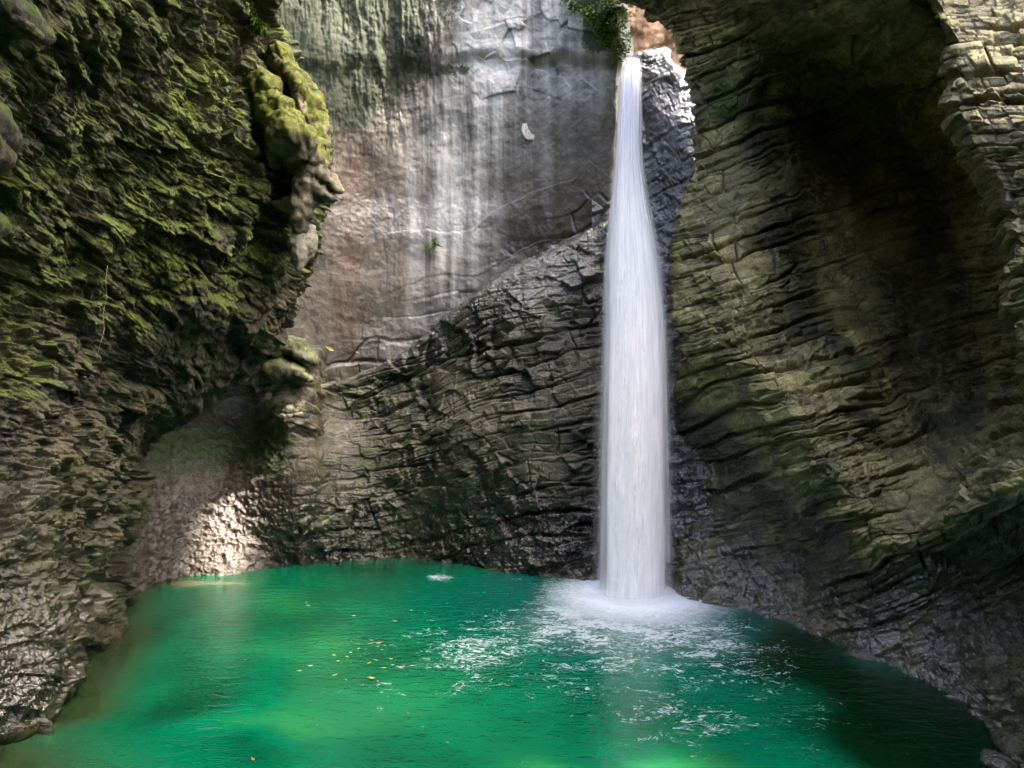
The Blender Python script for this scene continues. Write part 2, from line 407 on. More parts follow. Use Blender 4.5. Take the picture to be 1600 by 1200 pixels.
def disp_back(P, N, X, V):
    big = fbm(P, .3, 3, 360); f = fbm(P, 2.6, 5, 361, .6)
    rg = fbm(P*np.array([1, 1, .35]), 1.1, 4, 362, .5)
    h1, c1, r1, l1 = strata(P, 2.1, 5, 33, .7, .05)
    bz = sst(0, 1, (V-(545-.60*(X-480)))/70)*sst(430, 500, X)
    h4, c4, r4, l4 = strata(P, .7, 3.2, 36, .3, .05)
    d2, e2, i2, t2 = worley(P+.3*noise(P, 1.2, 370)[..., None], .9, 375)
    up = (1-sst(90, 200, V+25*noise(P, .8, 5)))*sst(690, 740, X)
    ul = (1-sst(640, 740, X))*(1-sst(150, 330, V))
    rib = fbm(P*np.array([1, 1, .22]), 1.5, 5, 366, .6)
    h = .3*big+.05*f+.09*rg+.05*(h1-.4)-.05*c1*bz+(.0+.12*up)*(t2+(i2-.5))+ul*(.34*rib+.05*fbm(P, 4, 3, 367, .6))
    # shelf lines where the stained face steps
    h = h+.22*(1-sst(105, 135, V+16*noise(P, .9, 9)+.03*X))
    h = h+bz*(.22*(h4-.4)-.11*c4)
    def masks(Q, n, X, V, D):
        s1 = fbm(np.stack([Q[..., 0]*1.0, Q[..., 1]*.3, Q[..., 2]*.06], -1), 2.3, 5, 390, .6)
        s2 = fbm(np.stack([Q[..., 0], Q[..., 1]*.3, Q[..., 2]*.06], -1), 1.2, 4, 391, .6)
        wob = 14*noise(Q, .4, 392)
        lx = X+wob+.10*(V-100)
        band = 1.25*np.exp(-((lx-725)/62)**2)*(1-sst(300, 520, V))+.9*np.exp(-((lx-785)/48)**2)*(1-sst(130, 330, V))
        band = band+.75*np.exp(-((lx-740)/60)**2)*sst(300, 350, V)*(1-sst(470, 560, V))+.35*np.exp(-((lx-880)/40)**2)*(1-sst(250, 380, V))
        band = band+.45*up*sst(650, 720, X)
        st = np.clip(band*(.52+1.0*s1+.35*s2)+.7*np.exp(-((lx-782)/30)**2)*(1-sst(60, 170, V))*(.6+s1), 0, 1)*.95  # last term paints light from above at top centre into the stain
        tin = np.clip(.9*np.exp(-((lx-575)/35)**2)*sst(180, 260, V)*(.6+1.2*s1)+.5*np.exp(-((lx-640)/60)**2)*sst(.0, .5, s2)+.45*np.exp(-((X-920)/30)**2-((V-360)/30)**2), 0, 1)
        gm = (1-sst(600, 760, X+.6*V-60+90*s2)); tin = np.clip(tin+.6*gm*sst(-.2, .4, s2), 0, 1)
        m = gm*(.95-sst(120, 300, V))*(1.0+.7*s1+.5*s2)+.55*np.exp(-((X-720)/50)**2-((V-112)/14)**2)+.5*np.exp(-((X-830)/40)**2-((V-118)/16)**2)
        m = np.maximum(m, .9*sst(905, 945, X+.2*(100-V)+12*noise(Q, .9, 4))*(1-sst(70, 100, V)))
        m = np.maximum(m, .5*(1-sst(490, 560, X))*(1-sst(420, 600, V)))
        wet = .15+.45*np.exp(-((lx-700)/160)**2)*sst(280, 330, V)*(1-sst(340, 420, V))+.25*up
        st = st*(1-.85*np.clip(gm, 0, 1))
        return (m, wet+.4*bz, c4*bz), (.5+.5*s2, tin, st)
    return dict(h=h, masks=masks)

def disp_chute(P, N, X, V):
    h1, c1, r1, l1 = strata(P, .6, 1.2, 43, .3, .04)
    h2, c2, r2, l2 = strata(P, .22, .5, 44, .3, .02)
    f = fbm(P, 3, 4, 461, .6); rg = fbm(P, 1.3, 4, 462, .5, True)
    h = .22*(h1-.4)+.13*(h2-.4)-.1*c1-.05*c2+.05*f+.12*rg
    crack = np.maximum(c1, .7*c2)
    def masks(Q, n, X, V, D):
        br = sst(800, 880, V)
        return (0*X, 1-.2*br, crack), (.5*r1+.5*r2, .9*sst(420, 560, V), .5*(1-sst(200, 300, V)))
    return dict(h=h, masks=masks)

def disp_plain(seed, moss=.3):
    def d(P, N, X, V):
        h1, c1, r1, l1 = strata(P, .6, 1.3, seed, .3, .04)
        f = fbm(P, 1.5, 5, seed+60, .6)
        return dict(h=.25*(h1-.4)-.1*c1+.22*f, masks=lambda Q, n, X, V, D: ((moss*sst(-.2, .8, n[..., 2]+noise(Q, .5, seed)), 0*X, c1), (r1, 0*X+.2, 0*X)))
    return d

# ------------------------------------------------------------------ the cliffs
# left wall: mossy overhang above, water worn slope below
xr_L = ramp([(-400, 420), (-100, 425), (0, 432), (130, 462), (230, 492), (300, 505), (360, 485), (420, 470), (480, 448), (520, 425), (570, 402), (595, 385), (620, 345), (645, 295), (670, 250), (700, 222), (735, 212), (780, 214), (850, 198), (930, 190), (1000, 186), (1020, 165), (1060, 152), (1110, 128), (1135, 60), (1160, -30), (1300, -180)])
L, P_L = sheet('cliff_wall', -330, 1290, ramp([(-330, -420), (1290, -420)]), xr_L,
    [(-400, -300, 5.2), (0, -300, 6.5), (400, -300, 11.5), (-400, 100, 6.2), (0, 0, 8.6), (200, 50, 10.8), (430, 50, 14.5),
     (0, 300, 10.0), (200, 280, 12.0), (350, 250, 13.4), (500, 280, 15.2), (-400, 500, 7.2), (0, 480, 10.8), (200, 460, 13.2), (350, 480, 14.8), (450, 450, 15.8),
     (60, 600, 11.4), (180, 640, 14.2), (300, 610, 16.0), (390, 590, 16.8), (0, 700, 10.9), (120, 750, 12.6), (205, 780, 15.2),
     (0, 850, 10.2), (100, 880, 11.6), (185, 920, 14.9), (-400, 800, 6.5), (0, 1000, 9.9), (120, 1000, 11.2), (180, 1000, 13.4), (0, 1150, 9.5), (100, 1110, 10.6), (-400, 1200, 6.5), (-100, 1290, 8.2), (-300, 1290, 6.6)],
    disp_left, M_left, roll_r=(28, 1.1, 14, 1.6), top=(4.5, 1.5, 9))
tag(L, 'green mossy overhanging cliff rising over the left shore of the pool', 'cliff')

# stained smooth wall at the back
B, P_B = sheet('cliff_wall', -360, 700, ramp([(-360, 330), (700, 330)]), ramp([(-360, 940), (0, 965), (60, 976), (100, 978), (180, 974), (330, 962), (700, 960)]),
    [(330, -360, 21), (620, -360, 21.0), (940, -360, 20), (380, 0, 21.2), (560, 0, 22.2), (750, 0, 22.0), (900, 0, 20.8), (970, 20, 19.8), (400, 300, 20.8), (560, 300, 22.6), (750, 300, 22.8), (900, 300, 21.2), (960, 200, 20.4), (960, 400, 20.6),
     (430, 600, 21.8), (560, 580, 22.4), (750, 600, 22.6), (950, 650, 21.0)],
    disp_back, M_back, roll_r=(16, .9, 8, 3.0), top=(0, .5, 9))
tag(B, 'smooth stained grey cliff with pale vertical water streaks behind the pool', 'cliff')

# bedded wet wall left of the fall, with the worn alcove on its left
ytop = ramp([(180, 520), (380, 525), (400, 530), (440, 520), (480, 545), (500, 602), (560, 585), (640, 548), (690, 492), (740, 462), (770, 435), (830, 405), (860, 385), (900, 365), (930, 345), (1000, 330)])
def ledge(name, x0, x1, ytop, ybot, pts, disp, mat, back=(2.2, .15), step=STEP):
    nu = int((x1-x0)/step); U = np.linspace(x0, x1, nu); n0 = 50
    yt = ytop(U); nv = int((ybot-yt.min())/step); k = np.linspace(0, 1, nv)
    V = yt[None, :]*(1-k[:, None])+ybot*k[:, None]; X = np.repeat(U[None, :], nv, 0)
    D = TPS(pts)(X, V)
    d = np.clip((V-yt[None, :])/14, 0, 1); D = D+.35*(1-np.sqrt(np.maximum(0, 1-(1-d)**2)))
    P = np.stack([(X-800)/FPX*D, D, CAMZ+(HY-V)/FPX*D], -1)
    kb = np.linspace(1, 0, n0, endpoint=False)[:, None]
    R = P[:1]+kb[..., None]*np.array([0, back[0], back[1]])
    P = np.concatenate([R, P], 0); X = np.concatenate([np.repeat(X[:1], n0, 0), X]); V = np.concatenate([np.repeat(V[:1], n0, 0), V])
    N = gnormals(blur(P, 10)); C = np.array([0, 0, CAMZ])
    fl = ((P[::20, ::20]-C)*N[::20, ::20]).sum() > 0
    if fl: N = -N
    Dn = disp(P, N, X, V); P2 = P+N*Dn['h'][..., None]
    N2 = gnormals(P2); N2 = -N2 if fl else N2
    M = Dn['masks'](P2, N2, X, V, Dn)
    return grid_mesh(name, P2, mat, M[0], M[1], flip=not fl), P2
Cw, P_C = ledge('cliff_wall', 150, 1010, ytop, 1010,
    [(150, 520, 18.5), (150, 800, 17.2), (150, 950, 16.6), (200, 930, 17.3), (240, 600, 19.0), (320, 560, 18.9), (300, 720, 20.8), (350, 740, 21.0), (350, 850, 19.9), (350, 897, 19.3), (290, 890, 19.4), (400, 740, 20.6), (400, 885, 20.0), (385, 680, 20.9), (430, 880, 20.6),
     (430, 540, 19.7), (450, 640, 19.7), (450, 740, 19.9), (470, 820, 20.2), (410, 620, 20.1), (510, 640, 21.5), (560, 620, 21.9), (520, 760, 20.8), (560, 872, 21.2), (640, 870, 21.7), (640, 600, 21.6), (640, 720, 20.9),
     (700, 500, 20.6), (700, 700, 20.2), (720, 885, 20.6), (780, 450, 20.0), (800, 650, 19.4), (820, 895, 19.4), (900, 370, 20.2), (930, 500, 19.4), (930, 700, 19.0), (930, 905, 18.7), (1010, 500, 19.6), (1010, 900, 18.6), (640, 1010, 20.6), (930, 1010, 17.8), (300, 1010, 18.6)],
    disp_mid, M_mid)
tag(Cw, 'wet bedded rock wall left of the waterfall with thin tilted layers', 'rock wall')

# chute behind the fall
W, P_W = ledge('rock_chute', 925, 1150, ramp([(925, 100), (975, 96), (1000, 82), (1040, 78), (1062, 110), (1150, 130)]), 1000,
    [(925, 100, 20.8), (975, 100, 20.9), (1010, 90, 20.7), (1080, 120, 20.5), (1150, 120, 20.3), (940, 300, 20.9), (1000, 200, 21.2), (1040, 200, 20.3), (1020, 300, 20.6), (1080, 300, 19.7), (1000, 500, 19.9), (1080, 500, 19.2), (940, 700, 19.7), (1000, 700, 19.2), (1080, 700, 18.6), (1150, 500, 19), (940, 920, 18.9), (1000, 920, 18.5), (1080, 935, 17.7), (1150, 950, 17.2), (1150, 700, 18.2)],
    disp_chute, M_chute, back=(5, .8))
tag(W, 'polished grey rock chute sunlit on top right behind the waterfall', 'rock')

# ochre rock seen through the notch over the lip
O, _ = sheet('rock_slope', -400, 260, ramp([(-400, 800), (260, 800)]), ramp([(-400, 1200), (260, 1200)]),
    [(800, -400, 23.5), (1200, -400, 23.5), (1000, 0, 26.6), (1000, 100, 27.6), (800, 250, 28.5), (1200, 250, 28.5)], disp_plain(53, .1), M_orange, step=3)
tag(O, 'ochre rock slope seen through the notch above the waterfall lip', 'rock')

# right wall, its beds rise towards the right
set_beds(-.33, .36)
xl_R = ramp([(-400, 940), (-60, 945), (0, 962), (20, 985), (40, 1030), (60, 1042), (110, 1058), (150, 1076), (200, 1084), (300, 1072), (390, 1046), (440, 1040), (490, 1042), (560, 1060), (640, 1058), (700, 1054), (930, 1040), (1300, 1040)])
Rw, P_R = sheet('cliff_wall', -400, 1330, xl_R, ramp([(-400, 1680), (0, 1700), (300, 1850), (600, 1950), (1330, 1950)]),
    [(960, -400, 16.5), (1200, -400, 14.5), (1330, -400, 13.5), (1500, -400, 14), (1950, -400, 14), (970, 0, 18.6), (1060, 20, 18.2), (1150, 0, 16.6), (1300, -60, 11.6), (1400, -60, 10.9), (1480, -60, 13.2), (1300, 30, 15.2), (1410, 30, 13.8),
     (1090, 150, 18.6), (1150, 150, 17.6), (1200, 90, 17.4), (1290, 180, 19.8), (1380, 240, 20.2), (1450, 350, 19.2), (1490, 200, 16.0), (1230, 250, 18.4), (1085, 290, 18.2), (1150, 300, 17.2),
     (1060, 420, 17.6), (1120, 430, 16.4), (1200, 430, 16.2), (1300, 430, 18.8), (1420, 480, 19.8), (1530, 480, 16.4), (1060, 520, 17.4), (1130, 570, 15.9), (1230, 540, 15.4), (1320, 600, 14.9), (1400, 570, 18.4), (1490, 640, 17.1), (1620, 500, 11.5), (1620, 650, 11.0),
     (1090, 640, 17.9), (1150, 740, 17.1), (1200, 680, 14.7), (1262, 755, 13.8), (1235, 830, 15.8), (1335, 840, 12.9), (1300, 870, 14.4), (1400, 730, 13.9), (1470, 760, 13.1), (1080, 850, 17.9), (1180, 850, 16.8), (1270, 900, 15.3), (1340, 940, 13.7),
     (1430, 850, 12.2), (1430, 900, 12.6), (1500, 780, 10.9), (1500, 880, 12.0), (1500, 1000, 11.8), (1600, 730, 8.9), (1600, 860, 10.4), (1600, 1080, 9.5), (1430, 1000, 12.5),
     (1060, 935, 16.95), (1130, 950, 16.1), (1250, 978, 14.8), (1340, 1020, 13.2), (1410, 1050, 12.2), (1480, 1090, 11.1), (1530, 1135, 10.1), (1570, 1180, 9.3), (1600, 1250, 8.2), (1700, 200, 13), (1950, 200, 10.0), (1950, 700, 6.6), (1950, 1200, 5.5), (1500, 1330, 7.3), (1200, 1330, 11.0), (1060, 1330, 13)],
    disp_right, M_right, roll_l=(22, .7, 10, .4), top=(-.5, -.3, 1.5))
tag(Rw, 'tall bedded limestone wall curving in a dark hollow right of the waterfall', 'cliff')

# bright buttress at the right edge
xl_F = ramp([(-400, 1360), (0, 1440), (60, 1470), (120, 1478), (160, 1468), (210, 1490), (260, 1512), (330, 1540), (400, 1566), (470, 1558), (560, 1580), (640, 1610), (900, 1680)])
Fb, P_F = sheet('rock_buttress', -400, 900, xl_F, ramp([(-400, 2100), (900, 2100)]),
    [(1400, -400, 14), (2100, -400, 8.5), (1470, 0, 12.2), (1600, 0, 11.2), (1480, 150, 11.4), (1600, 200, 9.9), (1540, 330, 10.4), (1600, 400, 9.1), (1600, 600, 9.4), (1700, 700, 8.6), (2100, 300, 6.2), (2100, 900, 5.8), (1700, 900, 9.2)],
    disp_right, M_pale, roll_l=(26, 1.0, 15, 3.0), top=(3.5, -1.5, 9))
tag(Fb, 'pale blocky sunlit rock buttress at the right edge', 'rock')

set_beds(-.15, .38)
# ------------------------------------------------------------------ pool
FALL = (.19*17.7, 17.75)   # foot of the fall, x y
def pool_material():
    t = NT('emerald pool water'); P = t.pos()
    sp = t.n('ShaderNodeSeparateXYZ'); t.L(P, sp.inputs[0]); x, y = sp.outputs[0], sp.outputs[1]
    dx = t.math('SUBTRACT', x, FALL[0]); dy = t.math('SUBTRACT', y, FALL[1]-.5)
    r = t.math('SQRT', t.math('ADD', t.math('MULTIPLY', dx, dx), t.math('MULTIPLY', t.math('MULTIPLY', dy, dy), 1.0)))
    shore, foamm, depth_light = t.attr('mask')
    wn = t.noise(P, .35, 3, .5)
    c = t.mix(t.ss(wn, .3, .7), (.0, .060, .026), (.0, .105, .046))
    c = t.mix(t.ss(r, 1.5, 8, 1, 0), c, (.0, .075, .058))
    c = t.mix(t.ss(depth_light, .5, 0), c, (.0, .012, .003)); c = t.mix(t.ss(depth_light, .5, .85), c, (.016, .15, .045)); c = t.mix(t.ss(depth_light, .85, 1), c, (.16, .14, .08)); c = t.mix(shore, c, (.024, .030, .009))  # depth tones mixed with painted sunlight and wall reflection
    # foam: thin torn flecks
    Q = t.mapping(P, (1, 1.6, 1), (0, 0, .35))
    warp = t.n('ShaderNodeVectorMath', operation='ADD'); t.L(Q, warp.inputs[0])
    wv = t.n('ShaderNodeVectorMath', operation='SCALE'); t.L(t.noise(P, 1.3, 3, .6, col=True), wv.inputs[0]); wv.inputs[3].default_value = 1.2
    t.L(wv.outputs[0], warp.inputs[1])
    f1 = t.noise(warp.outputs[0], 6.2, 8, .74, .6)
    f2 = t.noise(warp.outputs[0], 1.1, 3, .6)
    th = t.math('SUBTRACT', .785, t.math('MULTIPLY', foamm, .50))
    ff = t.math('ADD', f1, t.math('MULTIPLY', t.math('SUBTRACT', f2, .5), .5))
    foam = t.ss(t.math('SUBTRACT', ff, th), -.04, .13)
    core = t.ss(t.math('ADD', r, t.math('MULTIPLY', t.math('SUBTRACT', f1, .5), 2.6)), 1.1, 2.9, 1, 0)
    veil = t.math('MULTIPLY', t.ss(foamm, .4, 1.0), t.ss(f1, .35, .7, .12, .7))
    foam = t.math('MAXIMUM', t.math('MULTIPLY', foam, .6), t.math('MAXIMUM', core, veil))
    wat = t.n('ShaderNodeBsdfPrincipled'); t.L(c, wat.inputs['Base Color'])
    wat.inputs['Roughness'].default_value = .13; wat.inputs['IOR'].default_value = 1.33
    wv1 = t.noise(t.mapping(P, (1, 2.2, 1)), 2.2, 4, .55, .4); wv2 = t.noise(t.mapping(P, (1, 1.8, 1), (0, 0, .2)), 9, 3, .5)
    h = t.math('ADD', t.math('MULTIPLY', wv1, .05), t.math('MULTIPLY', wv2, .012))
    bp = t.n('ShaderNodeBump'); bp.inputs['Strength'].default_value = .55; bp.inputs['Distance'].default_value = 1
    t.L(h, bp.inputs['Height']); t.L(bp.outputs[0], wat.inputs['Normal'])
    fo = t.n('ShaderNodeBsdfDiffuse'); fo.inputs[0].default_value = (.55, .60, .66, 1)
    tr = t.n('ShaderNodeBsdfTransparent')
    m0 = t.n('ShaderNodeMixShader'); t.L(t.math('MULTIPLY', t.ss(shore, .5, 1), .4), m0.inputs[0]); t.L(wat.outputs[0], m0.inputs[1]); t.L(tr.outputs[0], m0.inputs[2])
    m1 = t.n('ShaderNodeMixShader'); t.L(foam, m1.inputs[0]); t.L(m0.outputs[0], m1.inputs[1]); t.L(fo.outputs[0], m1.inputs[2])
    t.L(m1.outputs[0], t.out.inputs[0])
    return t.m
gx = np.linspace(-14, 16, 301); gy = np.linspace(1, 24, 231)
X, Y = np.meshgrid(gx, gy)
shore_pts = np.array([(0, 1150), (60, 1135), (128, 1110), (152, 1060), (187, 1000), (195, 930), (300, 890), (400, 880), (520, 872), (640, 870), (720, 885), (820, 895), (930, 905), (1060, 935), (1130, 950), (1250, 978), (1340, 1020), (1410, 1050), (1480, 1090), (1530, 1135), (1570, 1180), (1600, 1250)])
sy = 5000/(shore_pts[:, 1]-640); sx = (shore_pts[:, 0]-800)/1000*sy
dm = np.full(X.shape, 99.)
for a in range(len(sx)-1):
    p0 = np.array([sx[a], sy[a]]); d = np.array([sx[a+1], sy[a+1]])-p0
    k = np.clip(((X-p0[0])*d[0]+(Y-p0[1])*d[1])/(d@d), 0, 1)
    dm = np.minimum(dm, np.hypot(X-p0[0]-k*d[0], Y-p0[1]-k*d[1]))
lf = sst(3, -5, X) if False else 1-sst(-5, 0, X)
shore = .85*(1-sst(.0, 1.1, dm))*lf
# shallow gravel bar in the near left corner
shore = np.maximum(shore, 1-sst(-.6, 1.6, (X+6.4)*.6+(Y-8.6)*.8))
dxf, dyf = X-FALL[0], Y-FALL[1]
rr = np.hypot(dxf, dyf); ang = np.arctan2(dyf, dxf)
tow = sst(.0, 1, -(dxf*-.25+dyf*.97)/np.maximum(rr, .1)+.25)   # drift towards the camera
fm = np.clip(1.15-rr/7.5, 0, 1)*(.35+.65*tow)
fm = np.maximum(fm, .46*np.exp(-((X+.5)/4.0)**2-((Y-13)/3.5)**2))
fm = np.maximum(fm, .62*np.exp(-((X+2.1)/.7)**2-((Y-19.0)/.55)**2))
fm = np.maximum(fm, .40*np.exp(-((X-3)/3.5)**2-((Y-11)/3)**2))
fm = fm*(1-.8*sst(2.5, 6, X-.5*(17-Y)))
dpt_light = 0*X+.5  # pool tone: depth, plus painted sun patches and the right wall's dark reflection
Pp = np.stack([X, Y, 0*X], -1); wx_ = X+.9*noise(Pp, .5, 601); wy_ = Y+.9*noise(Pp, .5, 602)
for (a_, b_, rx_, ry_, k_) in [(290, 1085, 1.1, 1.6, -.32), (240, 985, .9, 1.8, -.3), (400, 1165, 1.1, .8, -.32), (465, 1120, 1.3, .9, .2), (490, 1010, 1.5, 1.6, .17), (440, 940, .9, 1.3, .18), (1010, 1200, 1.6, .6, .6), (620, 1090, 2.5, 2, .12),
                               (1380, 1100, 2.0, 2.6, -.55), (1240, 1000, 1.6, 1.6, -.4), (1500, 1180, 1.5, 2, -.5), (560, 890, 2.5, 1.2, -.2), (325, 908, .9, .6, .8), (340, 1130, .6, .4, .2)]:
    q = at(a_, b_, 5000/(b_-640)); dpt_light = dpt_light+k_*np.exp(-((wx_-q[0])/rx_)**2-((wy_-q[1])/ry_)**2)
pool = grid_mesh('pool_water', np.stack([X, Y, 0*X], -1), pool_material(), (shore, fm, dpt_light), flip=True)
tag(pool, kind='structure')
# bed of the pool
bx, by = np.meshgrid(np.linspace(-16, 18, 200), np.linspace(-2, 26, 160))
Pb = np.stack([bx, by, 0*bx], -1); Pb[..., 2] = -1.2+.5*fbm(Pb, .4, 4, 500)+.1*fbm(Pb, 2, 3, 501)
Pb[..., 2] += .75*(1-sst(0, 2.6, (bx+6.0)*.55+(by-8.6)*.8))
M_bed = rock_material('pool bed', (.08, .08, .04), (.13, .12, .07), (.2, .18, .12))
bed = grid_mesh('pool_bed', Pb, M_bed, (0*bx, 0*bx, 0*bx), (0*bx+.5, 0*bx, 0*bx), flip=True); tag(bed, kind='structure')

# ------------------------------------------------------------------ waterfall
def water_mat(name, dens, seed, edge=1.2, col=(.96, .96, .97)):
    t = NT(name); g = t.n('ShaderNodeTexCoord').outputs['Object']
    a, b, c_ = t.attr('mask')      # a = across, b = down, c = softness
    cx = t.n('ShaderNodeCombineXYZ'); t.L(t.math('MULTIPLY', a, 1.0), cx.inputs[0]); t.L(t.math('MULTIPLY', b, .35), cx.inputs[1]); cx.inputs[2].default_value = seed
    n1 = t.noise(cx.outputs[0], 26, 6, .65); n2 = t.noise(cx.outputs[0], 7, 3, .5)
    st = t.ss(t.math('ADD', t.math('MULTIPLY', n1, .6), t.math('MULTIPLY', n2, .4)), .36, .62, .62, 1)
    lw = t.n('ShaderNodeLayerWeight'); lw.inputs[0].default_value = .5
    ed = t.math('POWER', t.math('SUBTRACT', 1, lw.outputs['Facing']), edge)
    al = t.math('MULTIPLY', t.math('MULTIPLY', st, ed), c_)
    al = t.math('MULTIPLY', al, dens, clamp=True)
    di = t.n('ShaderNodeBsdfDiffuse'); di.inputs[0].default_value = (*col, 1)
    tl = t.n('ShaderNodeBsdfTranslucent'); tl.inputs[0].default_value = (*col, 1)
    m = t.n('ShaderNodeMixShader'); m.inputs[0].default_value = .4; t.L(di.outputs[0], m.inputs[1]); t.L(tl.outputs[0], m.inputs[2])
    tr = t.n('ShaderNodeBsdfTransparent'); m2 = t.n('ShaderNodeMixShader')
    t.L(al, m2.inputs[0]); t.L(tr.outputs[0], m2.inputs[1]); t.L(m.outputs[0], m2.inputs[2])
    t.L(m2.outputs[0], t.out.inputs[0]); return t.m
fl_l = ramp([(92, 969), (150, 965), (250, 959), (330, 951), (400, 943), (500, 940), (700, 935), (935, 931)])
fl_r = ramp([(92, 1004), (150, 1004), (250, 1006), (300, 1014), (350, 1024), (400, 1034), (450, 1038), (500, 1044), (560, 1047), (700, 1051), (935, 1054)])
yf = ramp([(92, 20.3), (120, 19.9), (200, 19.0), (350, 18.2), (600, 17.9), (935, 17.75)])
fall_root = bpy.data.objects.new('waterfall', None); COL.objects.link(fall_root); fall_root.location = (FALL[0], FALL[1], 0)
tag(fall_root, 'tall white silky waterfall dropping from the rock notch in the green pool', 'waterfall')
def soft_ramp(r, w=34):
    return lambda v: sum(r(v+d) for d in np.linspace(-w, w, 9))/9
fl_l, fl_r, yf = soft_ramp(fl_l), soft_ramp(fl_r), soft_ramp(yf)
def fall_shell(name, scale, depthr, mat, y0=93, y1=932, soft=20, grow=0, seed=0):
    vv = np.linspace(y0, y1, 420); nu = 72
    th = np.linspace(0, 2*np.pi, nu+1)
    l, r, d = fl_l(vv), fl_r(vv), yf(vv)
    k = np.ones(20)/20
    cx = (l+r)/2; hw = (r-l)/2*scale+grow
    P = np.zeros((len(vv), nu+1, 3)); A = np.zeros((len(vv), nu+1)); Bm = A.copy(); Cm = A.copy()
    for j, t_ in enumerate(th):
        px = cx+hw*np.cos(t_); D = d-depthr*np.sin(t_)*hw/40
        P[:, j, 0] = (px-800)/1000*D; P[:, j, 1] = D; P[:, j, 2] = CAMZ+(HY-vv)/1000*d
        A[:, j] = .5+.5*np.cos(t_) if t_ <= np.pi else .5+.5*np.cos(t_)
    z = P[..., 2]
    jit = .05*noise(np.stack([A*6+seed*3.1, z*.12, z*0], -1), 1, 5+seed)+.03*noise(np.stack([A*17, z*.2, z*0], -1), 1, 6+seed)
    P[..., 0] += jit; P[..., 1] += jit
    Bm[:] = (vv[:, None]-y0)/(y1-y0); Cm[:] = np.clip((vv[:, None]-y0)/max(soft, 1)+.15, 0, 1)*np.clip((y1+6-vv[:, None])/30, .35, 1)
    P -= np.array([FALL[0], FALL[1], 0])
    o = grid_mesh(name, P, mat, (A, Bm, Cm), flip=True); o.parent = fall_root
    return o
fall_shell('water_core', .74, .45, water_mat('falling water core', 1.6, 1.0, .6), soft=1)
fall_shell('water_veil', .98, .62, water_mat('falling water veil', .95, 4.0, 1.5), soft=25, seed=3)
fall_shell('spray_edge', 1.12, .85, water_mat('falling spray', .35, 9.0, 2.0), y0=200, soft=300, grow=3, seed=7)
# splash mound at the foot
m_spl = water_mat('splash foam', 1.0, 3.0, 0.0, (.8, .83, .88))
nr, na = 40, 90
Pm = np.zeros((nr, na+1, 3)); Cm = np.zeros((nr, na+1))
for i in range(nr):
    k = i/(nr-1)
    for j in range(na+1):
        a = 2*math.pi*j/na
        Pm[i, j] = (1.9*k*math.cos(a), -.15+1.05*k*math.sin(a)*(1.15 if math.sin(a) < 0 else .6), .015+.10*(1-k)**1.6)
        Cm[i, j] = (1-k)**1.1
Pm[..., 2] += .05*noise(Pm, 2.5, 8)*(1-np.linspace(0, 1, nr)[:, None])
spl = grid_mesh('splash', Pm, m_spl, (Cm*0+.5, Cm, Cm)); spl.parent = fall_root

def puff(name, c, r, dens, seed):
    th, ph = np.meshgrid(np.linspace(0, 2*np.pi, 65), np.linspace(0, np.pi, 40))
    D_ = np.stack([np.cos(th)*np.sin(ph), np.sin(th)*np.sin(ph), np.cos(ph)], -1); k = 1+.12*noise(D_, 1.6, seed)
    t = NT('mist '+name); lw = t.n('ShaderNodeLayerWeight'); lw.inputs[0].default_value = .5
    al = t.math('MULTIPLY', t.math('POWER', t.math('SUBTRACT', 1, lw.outputs['Facing']), 3.2), dens)
    sp = t.n('ShaderNodeSeparateXYZ'); t.L(t.pos(), sp.inputs[0]); al = t.math('MULTIPLY', al, t.ss(sp.outputs[2], 0, .6))
    d = t.n('ShaderNodeBsdfDiffuse'); d.inputs[0].default_value = (.86, .88, .92, 1); tr = t.n('ShaderNodeBsdfTransparent'); m = t.n('ShaderNodeMixShader')
    t.L(al, m.inputs[0]); t.L(tr.outputs[0], m.inputs[1]); t.L(d.outputs[0], m.inputs[2]); t.L(m.outputs[0], t.out.inputs[0])
    o = grid_mesh('mist', D_*np.array(r)*k[..., None]+np.array(c), t.m); o.parent = fall_root
puff('a', (0, -.2, .0), (1.9, 1.2, .6), .3, 1)
# ------------------------------------------------------------------ unseen leaf layer added to block the sun but for a few shafts
# px, py, distance, radius, how open
shafts = [(368, 770, 20.7, .7, .96), (352, 825, 20.1, .85, .97), (345, 872, 19.6, .9, .97), (330, 908, 18.6, .5, .97), (430, 890, 20.0, .35, .95), (460, 1115, 10.6, .8, .90), (480, 1015, 13.2, .8, .86), (1010, 1195, 9.0, .7, .88), (110, 1190, 9.1, .45, .95), (215, 1130, 10, .4, .93),
          (1035, 130, 20.3, 1.3, 1), (1010, 80, 20.7, 1.1, 1), (992, 110, 20.2, .45, 1), (1010, 30, 29.5, 2.5, .5), (990, 930, 17.5, .9, .5)]
M_leafc = NT('sun screen leaf'); b = M_leafc.n('ShaderNodeBsdfDiffuse'); b.inputs[0].default_value = (.06, .13, .02, 1)
tl = M_leafc.n('ShaderNodeBsdfTranslucent'); tl.inputs[0].default_value = (.10, .22, .02, 1)
mx = M_leafc.n('ShaderNodeMixShader'); mx.inputs[0].default_value = .4
M_leafc.L(b.outputs[0], mx.inputs[1]); M_leafc.L(tl.outputs[0], mx.inputs[2]); M_leafc.L(mx.outputs[0], M_leafc.out.inputs[0]); M_leafc = M_leafc.m
sv = np.array(SUNV)
e1 = np.cross(sv, [0, 0, 1]); e1 /= np.linalg.norm(e1); e2 = np.cross(sv, e1)
n = 56000
zc = rng.uniform(72, 80, n)
gxy = np.stack([rng.uniform(-17, 8, n), rng.uniform(3, 26, n)], 1)      # where the leaf's shadow falls at z = 5
c = np.stack([gxy[:, 0]+sv[0]/sv[2]*(zc-5), gxy[:, 1]+sv[1]/sv[2]*(zc-5), zc], 1)
